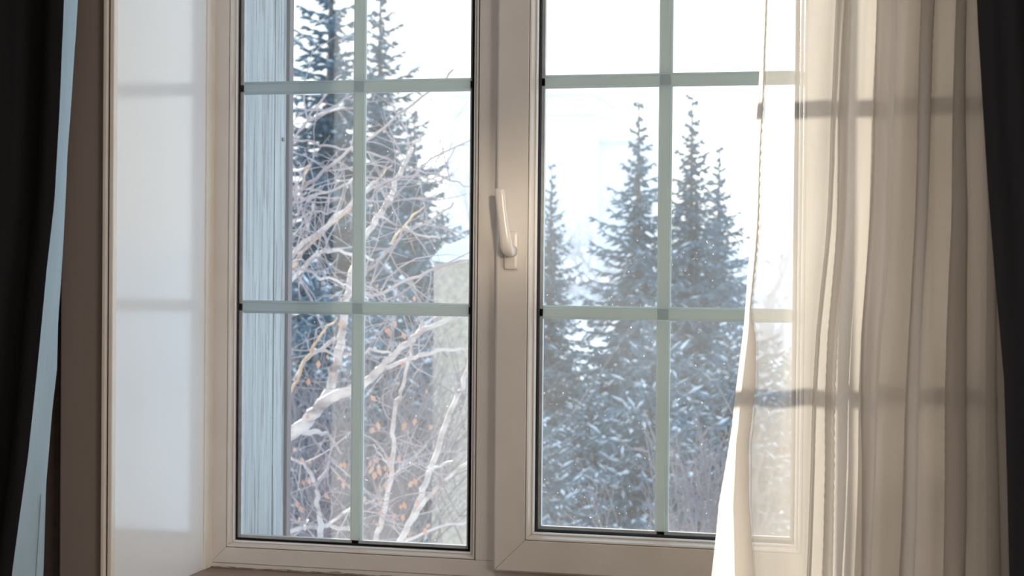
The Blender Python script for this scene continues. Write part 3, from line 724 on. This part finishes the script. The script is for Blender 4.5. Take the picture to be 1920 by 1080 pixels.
# procedural fine twigs grown from the limbs
def twiglets(src, n_, lmin, lmax, rad, seed, lim=None):
    r = random.Random(seed); s = Soup(); lv = Soup()
    for _ in range(n_):
        P, rd = r.choice(src); i = r.randrange(1, len(P)-1); p = np.array(P[i]); L = r.uniform(lmin, lmax)
        a = r.uniform(0, 6.283); d = np.array([math.cos(a), r.uniform(-.5, .5), math.sin(a)*.9]); d /= np.linalg.norm(d)
        seg = 6; pts = [p]
        c = np.array([r.gauss(0, .13), r.gauss(0, .1), r.gauss(0, .13)])
        for j in range(seg):
            d = d+c+np.array([r.gauss(0, .08)]*3); d /= np.linalg.norm(d); pts.append(pts[-1]+d*L/seg)
        q = r.uniform(.6, 1.3)*rad; s.tube(pts, [q*(1-.12*j) for j in range(seg+1)], 3)
        for _b in range(r.randint(1, 3)):
            j = r.randint(1, seg-1); e = d+np.array([r.gauss(0, .7), r.gauss(0, .4), r.gauss(0, .7)]); e /= np.linalg.norm(e)
            s.tube([pts[j], pts[j]+e*L*.18, pts[j]+e*L*.36+np.array([0, 0, -.01])], [q*.6, q*.5, q*.35], 3)
    return s
s = twiglets(TW, 230, .15, .50, .0032, 5)
o = bpy.data.objects.new('twigs', s.mesh('twigs', TWIG)); COL.objects.link(o); part(o, birch); o['kind'] = 'stuff'
lv = Soup(); r = random.Random(3)
def leaf(p, sz):
    k = len(lv.v); a = r.uniform(0, 6.28); d = np.array([math.cos(a)*.5, r.uniform(-.4, .4), -abs(math.sin(a))-.3]); d /= np.linalg.norm(d)
    w = np.cross(d, [0, 1, .2]); w /= np.linalg.norm(w); n2 = np.cross(d, w)
    lv.v.extend([p, p+d*sz*.45+w*sz*.3+n2*sz*.1, p+d*sz, p+d*sz*.45-w*sz*.3+n2*sz*.1, p+d*sz*.45-n2*sz*.06]); lv.f.extend([(k, k+1, k+4), (k+1, k+2, k+4), (k+2, k+3, k+4), (k+3, k, k+4)])
for cx, cy, sx, sy, n_ in ((715, 900, 26, 45, 42), (640, 880, 10, 30, 12), (750, 930, 20, 40, 20), (553, 920, 8, 60, 12), (580, 870, 20, 40, 10), (770, 740, 30, 60, 10), (748, 612, 15, 12, 6), (600, 700, 30, 60, 8), (800, 930, 20, 40, 8), (725, 800, 30, 40, 6), (720, 540, 40, 20, 5)):
    for _ in range(int(n_*.6)):
        q = at(r.gauss(cx, sx), r.gauss(cy, sy), 3.4+r.uniform(-.2, .5)); leaf(np.array(q), r.uniform(.018, .042))
o = bpy.data.objects.new('leaves', lv.mesh('leaves', LEAF)); COL.objects.link(o); part(o, birch); o['kind'] = 'stuff'; o['label'] = 'dry orange leaves still on the twigs'

# thicket of grey twigs behind the birch, and bare shrubs under the right sash
def shrub(name, px, py, Y, wpx, hpx, n_, label, cat, m, seed, rad=.006, group=None, arch=.25):
    r = random.Random(seed); b = at(px, py, Y); sc = (Y+DIST)/FPX; base = gz(b.x, b.y)
    e = empty(name, (b.x, b.y, base)); tag(e, label, cat, group); s = Soup(); st = Soup()
    for k in range(n_):
        x = b.x+r.gauss(0, wpx*sc*.45); y = b.y+r.uniform(-.8, .8); z0 = b.z-hpx*sc*r.uniform(.9, 1.3); z1 = b.z+hpx*sc*r.uniform(-.2, .15)-abs(x-b.x)*.5
        p = np.array([x, y, z0]); L = max(.3, z1-z0); lean = np.array([r.gauss(0, arch), r.gauss(0, .2), 1.0]); pts = [p]; seg = 7; d = lean/np.linalg.norm(lean)
        for j in range(seg):
            d = d+np.array([r.gauss(0, .12), r.gauss(0, .10), r.gauss(0, .04)]); d /= np.linalg.norm(d); pts.append(pts[-1]+d*L/seg)
        q = rad*r.uniform(.7, 1.6); s.tube(pts, [q*(1-.11*j) for j in range(seg+1)], 3)
        for _b in range(5):
            j = r.randint(1, seg-1); f = d+np.array([r.gauss(0, .9), r.gauss(0, .5), r.gauss(.1, .5)]); f /= np.linalg.norm(f); l2 = L*r.uniform(.15, .35)
            mid = pts[j]+f*l2*.5+np.array([r.gauss(0, .02), 0, r.gauss(0, .02)]); s.tube([pts[j], mid, pts[j]+f*l2+np.array([0, 0, l2*.15])], [q*.6, q*.45, q*.3], 3)
    for k in range(5): st.tube([(b.x+r.gauss(0, .05), b.y, base-.1), (b.x+r.gauss(0, .2), b.y, (base+b.z-hpx*sc)/2), (b.x+r.gauss(0, wpx*sc*.3), b.y, b.z-hpx*sc*.8)], [rad*3, rad*2.4, rad*1.6], 5)
    o = bpy.data.objects.new('twigs', s.mesh('twigs', m)); COL.objects.link(o); part(o, e); o['kind'] = 'stuff'
    o = bpy.data.objects.new('stems', st.mesh('stems', m)); COL.objects.link(o); part(o, e)
    return e
shrub('bare_shrub', 600, 640, 5.6, 110, 420, 80, 'grey bare thicket behind the birch, left of the vertical bar', 'shrub', TWIG2, 1, .0045, arch=.5)
shrub('bare_shrub', 735, 600, 6.2, 110, 440, 80, 'grey bare thicket behind the birch, right of the vertical bar', 'shrub', TWIG2, 2, .0045, arch=.5)
shrub('bare_shrub', 1300, 800, 7.5, 60, 280, 26, 'thin bare shrub low in the right sash beside the vertical bar', 'shrub', TWIG2, 4, .007, arch=.12)
shrub('bare_shrub', 1385, 760, 8.5, 60, 330, 26, 'thin bare shrub low in the right sash beside the voile', 'shrub', TWIG2, 5, .008, arch=.12)
shrub('bare_shrub', 1110, 900, 6.5, 90, 130, 12, 'short bare shrub at the bottom of the right sash', 'shrub', TWIG2, 6, .005, arch=.3)
